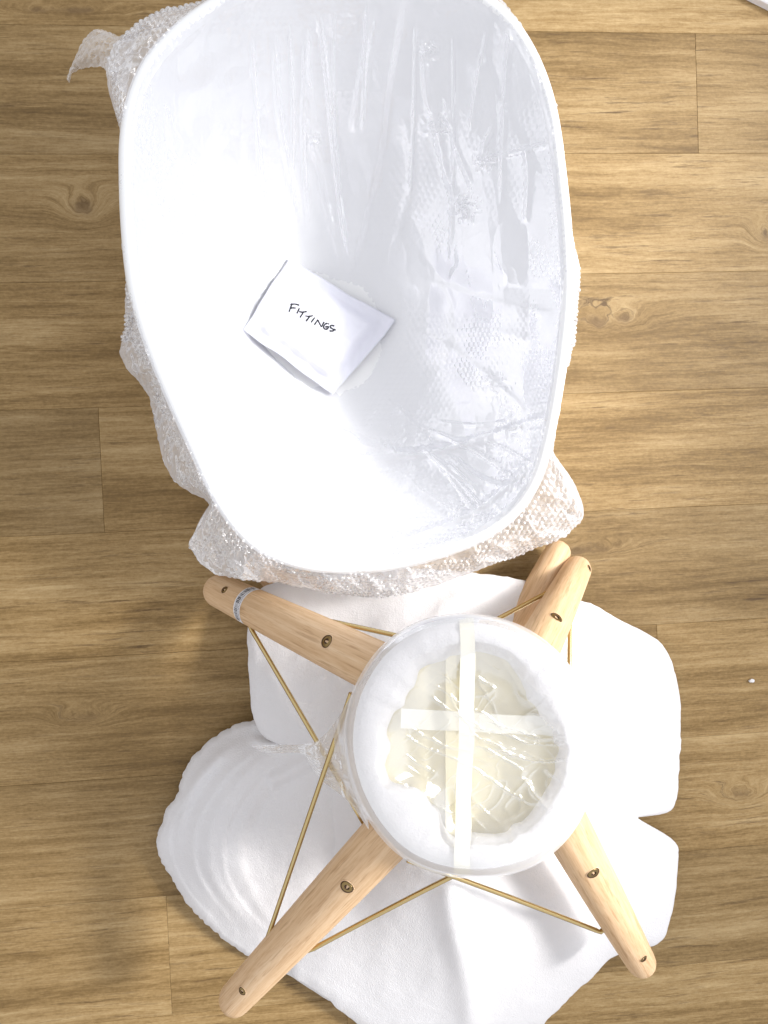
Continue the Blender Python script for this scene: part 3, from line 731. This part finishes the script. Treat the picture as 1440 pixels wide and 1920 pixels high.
foam('foam_sheet', LEFT, (490, 1590),
     [(484, 1352, .05), (420, 1372, .03), (352, 1436, .028), (318, 1512, .025), (296, 1580, .022), (322, 1640, .02), (366, 1708, .02), (450, 1780, .02), (545, 1828, .025), (640, 1880, .02), (672, 1830, .03), (668, 1700, .10), (660, 1560, .16),
      (640, 1450, .165), (608, 1405, .15), (540, 1375, .10), (430, 1450, .088), (380, 1530, .08), (370, 1600, .075), (420, 1680, .07), (490, 1720, .075), (500, 1600, .115), (500, 1500, .12), (580, 1480, .145), (590, 1620, .14), (590, 1740, .095)],
     [([(480, 1380), (400, 1440), (345, 1520), (335, 1620), (400, 1720)], 18, .0060, 's'), ([(520, 1400), (450, 1460), (395, 1550), (400, 1650), (480, 1750)], 20, .0065, 's'),
      ([(560, 1420), (490, 1480), (445, 1580), (470, 1680), (540, 1770)], 22, .005, 's'), ([(600, 1410), (540, 1450), (500, 1465)], 12, .008, 'r'), ([(590, 1400), (520, 1402), (470, 1385)], 8, .006, 'r'),
      ([(430, 1400), (370, 1470), (330, 1560)], 10, .005, 'r'), ([(455, 1385), (375, 1460), (318, 1560), (345, 1660), (420, 1745)], 9, .004, 's'), ([(500, 1395), (425, 1455), (368, 1550), (372, 1640), (440, 1735)], 9, .004, 's'), ([(540, 1412), (470, 1470), (420, 1560), (430, 1660), (510, 1760)], 10, .0035, 's')],
     300, 80, 1, .008, 'puffed fold of white packing foam bulging out left of the chair base')

# ------------------------------------------------------------------ round hub: foam ring, plate, straps, cling film
HZ = .445
HC = P(881, 1398, HZ)
tiltax = Vector((1, 0, 0)); HM = Matrix.Translation(HC) @ Matrix.Rotation(R(6), 4, 'X') @ Matrix.Rotation(R(-2), 4, 'Y')
sc_px = (CAM.z-HZ)/F
def hubpt(px, py, dz=0.0):
    """photo pixel -> point on the hub's tilted top plane, lifted by dz along its axis"""
    n = HM.to_3x3() @ Vector((0, 0, 1)); c = HC+n*dz; q = P(px, py, 0); d = (q-CAM)
    t = (c-CAM).dot(n)/d.dot(n); return CAM+d*t
INN = [(722, 1362), (722, 1400), (722, 1450), (742, 1474), (770, 1485), (795, 1500), (818, 1530), (832, 1562), (852, 1576), (890, 1572), (940, 1568), (985, 1560), (1020, 1520), (1050, 1475), (1064, 1420), (1062, 1370),
       (1030, 1320), (1005, 1290), (975, 1245), (940, 1222), (890, 1212), (850, 1225), (800, 1240), (786, 1258), (780, 1282), (758, 1300), (760, 1322), (735, 1335)]
def hub_ring():
    n = 260
    outer = catmull([(648, 1400), (655, 1330), (678, 1270), (720, 1212), (780, 1170), (850, 1154), (920, 1158), (990, 1184), (1050, 1232), (1090, 1290), (1110, 1360), (1114, 1430), (1100, 1500), (1068, 1562), (1015, 1612), (950, 1638), (880, 1644),
                     (810, 1632), (750, 1600), (700, 1545), (664, 1475)], 8)
    th, d, ro = polar(outer, (881, 1398), n, 4); _, _, ri = polar(catmull(INN, 4), (881, 1398), n, 2)
    ri = np.minimum(ri-8-14*np.clip(np.cos(th), 0, 1)+8*fbm(th*3.2, th*0, 2., 3), ro-68)
    rows = []
    mid = .5*(ro+ri)
    prof = [(-6, -.062, 'o'), (-2, -.050, 'o'), (0, -.036, 'o'), (-2, -.022, 'o'), (-8, -.011, 'o'), (-18, -.003, 'o'), (-30, .001, 'o'), (-42, .002, 'o'), (.5, .001, 'm'), (22, -.004, 'i'), (10, -.010, 'i'), (3, -.018, 'i'), (0, -.028, 'i'), (2, -.040, 'i'), (6, -.052, 'i')]
    for off, dz, kd in prof:
        rr = ro+off if kd == 'o' else (ri+off if kd == 'i' else ri*.45+(ro-42)*.55)
        w = .0020*fbm(th*3, dz*30+th*0, 3., 2)+(.0006 if kd == 'o' else .0010)*fbm(th*14, dz*60+th*0, 7., 2)
        pts = [hubpt(881+d[i, 0]*rr[i], 1398+d[i, 1]*rr[i], dz+w[i]) for i in range(n)]
        rows.append(np.array([tuple(p) for p in pts]))
    V = np.concatenate(rows)
    return obj('foam_ring', V, grid_faces(len(rows), n, True), MT['foam'], sub=1)
ring = hub_ring(); tag(ring, 'thick white foam ring wrapped round the top of the wooden chair base', 'foam ring')
# mounting plate and blocks seen through the opening
nrm = HM.to_3x3() @ Vector((0, 0, 1))
pl = [hubpt(884+212*math.cos(2*math.pi*k/56), 1398+218*math.sin(2*math.pi*k/56), -.047) for k in range(56)]
V = pl+[p-nrm*.008 for p in pl]
Fc = [tuple(range(56))]+[(k, k+56, (k+1) % 56+56, (k+1) % 56) for k in range(56)]
obj('mounting_plate', np.array([tuple(v) for v in V]), Fc, MT['cream'], base1, False)
def slab(name, quad, dz, th, m, parent, nseg=10, wav=0, seed=1.):
    """strap or bar from a 4-corner pixel quad on the hub plane (a,b one end; d,c the other)"""
    a, b, c, d = [np.array(q, float) for q in quad]; rows = []
    for i in range(nseg+1):
        t = i/nseg; l = a*(1-t)+d*t; r = b*(1-t)+c*t
        o = wav*float(fbm(np.array([t*3.]), np.array([0.]), seed, 2)[0]); zz = dz(t) if callable(dz) else dz
        e1 = 1.6*float(vnoise(np.array([t*9.]), np.array([.3]), seed)[0]); e2 = 1.6*float(vnoise(np.array([t*11.]), np.array([5.3]), seed)[0])
        L_, R_ = hubpt(l[0]+o+e1, l[1]+e1, zz), hubpt(r[0]+o+e2, r[1]+e2, zz+.0006*e1)
        rows += [L_, R_, R_-nrm*th, L_-nrm*th]
    F_ = []
    for i in range(nseg):
        for k in range(4): F_.append((i*4+k, i*4+(k+1) % 4, i*4+4+(k+1) % 4, i*4+4+k))
    F_ += [(3, 2, 1, 0), tuple(nseg*4+k for k in range(4))]
    return obj(name, np.array([tuple(v) for v in rows]), F_, m, parent, False)
def sag(depth):
    return lambda t: .0034-depth*math.sin(math.pi*min(max((t-.14)/.72, 0), 1))-.022*max(0, 1-min(t, 1-t)/.045)**2
slab('strap', [(860, 1157), (888, 1157), (884, 1641), (854, 1641)], sag(.012), .0006, MT['tape'], ring, 80, 6)
slab('strap', [(752, 1328), (752, 1366), (1040, 1380), (1040, 1346)], lambda t: -.022-.006*math.sin(math.pi*t), .0010, MT['tape'], ring, 40, 0)
slab('mounting_bar', [(836, 1216), (856, 1216), (856, 1578), (836, 1578)], -.034, .010, MT['cream'], base1, 2)
slab('mounting_bar', [(925, 1216), (938, 1212), (1040, 1352), (1020, 1362)], -.034, .010, MT['cream'], base1, 2)

def cling():
    Vs, Fs = [], []; base = 0
    # over the hub
    n, nr = 520, 150; th = np.linspace(0, 2*np.pi, n, endpoint=False); cx, cy = 881, 1398
    outer = catmull([(646, 1400), (653, 1328), (676, 1268), (718, 1210), (780, 1168), (850, 1152), (920, 1156), (992, 1182), (1052, 1230), (1092, 1290), (1112, 1360), (1116, 1430), (1102, 1502), (1070, 1564), (1016, 1614), (950, 1640), (880, 1646),
                     (810, 1634), (748, 1602), (698, 1547), (662, 1477)], 8)
    _, d, ro = polar(outer, (cx, cy), n, 4); _, _, ri = polar(catmull(INN, 4), (cx, cy), n, 8)
    Hn = np.array(nrm)
    for i in range(nr):
        q = (i+.01)/(nr-1)
        px = cx+d[:, 0]*(ro+1.5)*q; py = cy+d[:, 1]*(ro+1.5)*q
        inside = np.clip((ri*1.02-ro*q)/60, 0, 1); s = inside*inside*(3-2*inside)
        # crumples strongest over the opening and to the right
        k = .35+.75*np.clip((px-700)/330, 0, 1)
        kk = np.clip(s+.55*np.clip((px-930)/90, 0, 1)*np.clip((.95-q)/.1, 0, 1), 0, 1)
        wx_ = px+9*fbm(px/80, py/80, 3., 3); wy_ = py+9*fbm(px/80, py/80, 8., 3)
        rs = lambda a, b, c: (1-np.abs(vnoise(a, b, c)))**7
        cr = rs((wx_+.5*wy_)/150, (wy_-.5*wx_)/30, 1.)+.7*rs((wx_-.8*wy_)/40, (wy_+.8*wx_)/170, 4.)+.4*rs((wx_+wy_)/22, (wx_-wy_)/60, 6.)
        streak = rs((px-1060)/300, (py-1395-(px-1000)*.18+14*fbm(px/120, py/90, 2.))/17, 3.)
        near = np.exp(-((py-1400-(px-1000)*.18)/42)**2)*np.clip((px-850)/90, 0, 1)
        z = -.0145*s+k*kk*(.0034*cr*(1-.8*near)+.0060*streak*near)
        z = z+.0004*fbm(px/16, py/16, 2., 2)*(1-s)
        z = z+np.interp(ro*(1-q), [0, 2, 8, 18, 30, 42, 60], [-.034, -.019, -.007, .002, .005, .006, .006])
        pts = PP(px, py, 0); dd = pts-np.array(CAM); c = np.array(HC)+Hn*z[:, None]
        t = ((c-np.array(CAM)) @ Hn)/(dd @ Hn); Vs.append(np.array(CAM)+dd*t[:, None])
    V = np.concatenate(Vs); Vl = [V]; Fl = [grid_faces(nr, n, True)]; base = len(V)
    # twisted web of film from hub to the crossing of the rods and down to the lower left leg
    def web(top, bot, zt, zb, nu, nv, sd, amp=.0035):
        t = catmull(top, 10, False); b = catmull(bot, 10, False); iu = np.linspace(0, 1, nu)
        T = np.stack([np.interp(iu, np.linspace(0, 1, len(t)), t[:, k]) for k in (0, 1)], -1); B = np.stack([np.interp(iu, np.linspace(0, 1, len(b)), b[:, k]) for k in (0, 1)], -1)
        v = np.linspace(0, 1, nv)[None, :, None]; pp = T[:, None]*(1-v)+B[:, None]*v
        zt = np.interp(iu, np.linspace(0, 1, len(zt)), zt); zb = np.interp(iu, np.linspace(0, 1, len(zb)), zb)
        z = zt[:, None]*(1-v[..., 0])+zb[:, None]*v[..., 0]+amp*ridged(pp[..., 0]/30+sd, v[..., 0]*7+iu[:, None]*1.5, sd, 3)
        return PP(pp[..., 0], pp[..., 1], z).reshape(-1, 3), nu, nv
    for args in (([(572, 1400), (600, 1385), (630, 1352), (660, 1300)], [(574, 1420), (600, 1460), (650, 1500), (692, 1556)], [.245, .27, .31, .385], [.245, .265, .31, .375], 80, 90, 1.3),
                 ([(470, 1398), (520, 1396), (560, 1396), (600, 1390)], [(500, 1412), (530, 1412), (562, 1412), (600, 1432)], [.165, .20, .235, .26], [.165, .20, .235, .26], 60, 24, 4.1, .003),
                 ([(1098, 1380), (1112, 1420), (1116, 1450)], [(1080, 1440), (1094, 1500), (1092, 1538)], [.42, .40, .38], [.42, .40, .33], 40, 40, 2.2)):
        g, a, b = web(*args); Vl.append(g); Fl.append(grid_faces(a, b, False, base)); base += len(g)
    return obj('cling_film', np.concatenate(Vl), np.concatenate(Fl), MT['film'])
cl = cling(); tag(cl, 'shiny crinkled cling film stretched over the round hub of the chair base', 'cling film')

# ------------------------------------------------------------------ odds and ends
def crumb():
    V = []; nu, nv = 8, 12
    c = P(1409, 1277, .003)
    for i in range(nu):
        a = math.pi*i/(nu-1)
        for j in range(nv):
            b = 2*math.pi*j/nv; r = .0042*(1+.35*float(fbm(np.array([math.cos(b)*2+a]), np.array([math.sin(b)*2]), 1., 2)[0]))
            V.append(c+Vector((r*math.sin(a)*math.cos(b)*1.3, r*math.sin(a)*math.sin(b)*.8, .0028*math.cos(a))))
    return obj('foam_crumb', np.array([tuple(v) for v in V]), grid_faces(nu, nv, True), MT['foam'])
tag(crumb(), 'tiny white crumb of foam lying on the bare floor right of the foam sheet', 'crumb')
def corner_board():
    a = P(1386, -6, .0); d1 = (P(1446, 24, .0)-a).normalized(); d2 = Vector((-d1.y, d1.x, 0))
    h = Matrix((d1, d2, Vector((0, 0, 1)))).transposed(); V = []; Fc = []
    L, Wd, H, b = .34, .26, .014, .002
    def ring(ins, z): return [(-.12+ins, ins, z), (L-ins, ins, z), (L-ins, Wd-ins, z), (-.12+ins, Wd-ins, z)]
    pts = ring(0, 0)+ring(0, H-b)+ring(b, H)
    V = [a*1+h @ Vector(p)+Vector((0, 0, .0006)) for p in pts]
    Fc = [(0, 1, 5, 4), (1, 2, 6, 5), (2, 3, 7, 6), (3, 0, 4, 7), (4, 5, 9, 8), (5, 6, 10, 9), (6, 7, 11, 10), (7, 4, 8, 11), (8, 9, 10, 11), (3, 2, 1, 0)]
    return obj('white_box', np.array([tuple(v) for v in V]), Fc, MT['box'], None, False)
tag(corner_board(), 'edge of a white flat box on the floor, just inside the top right corner', 'box')
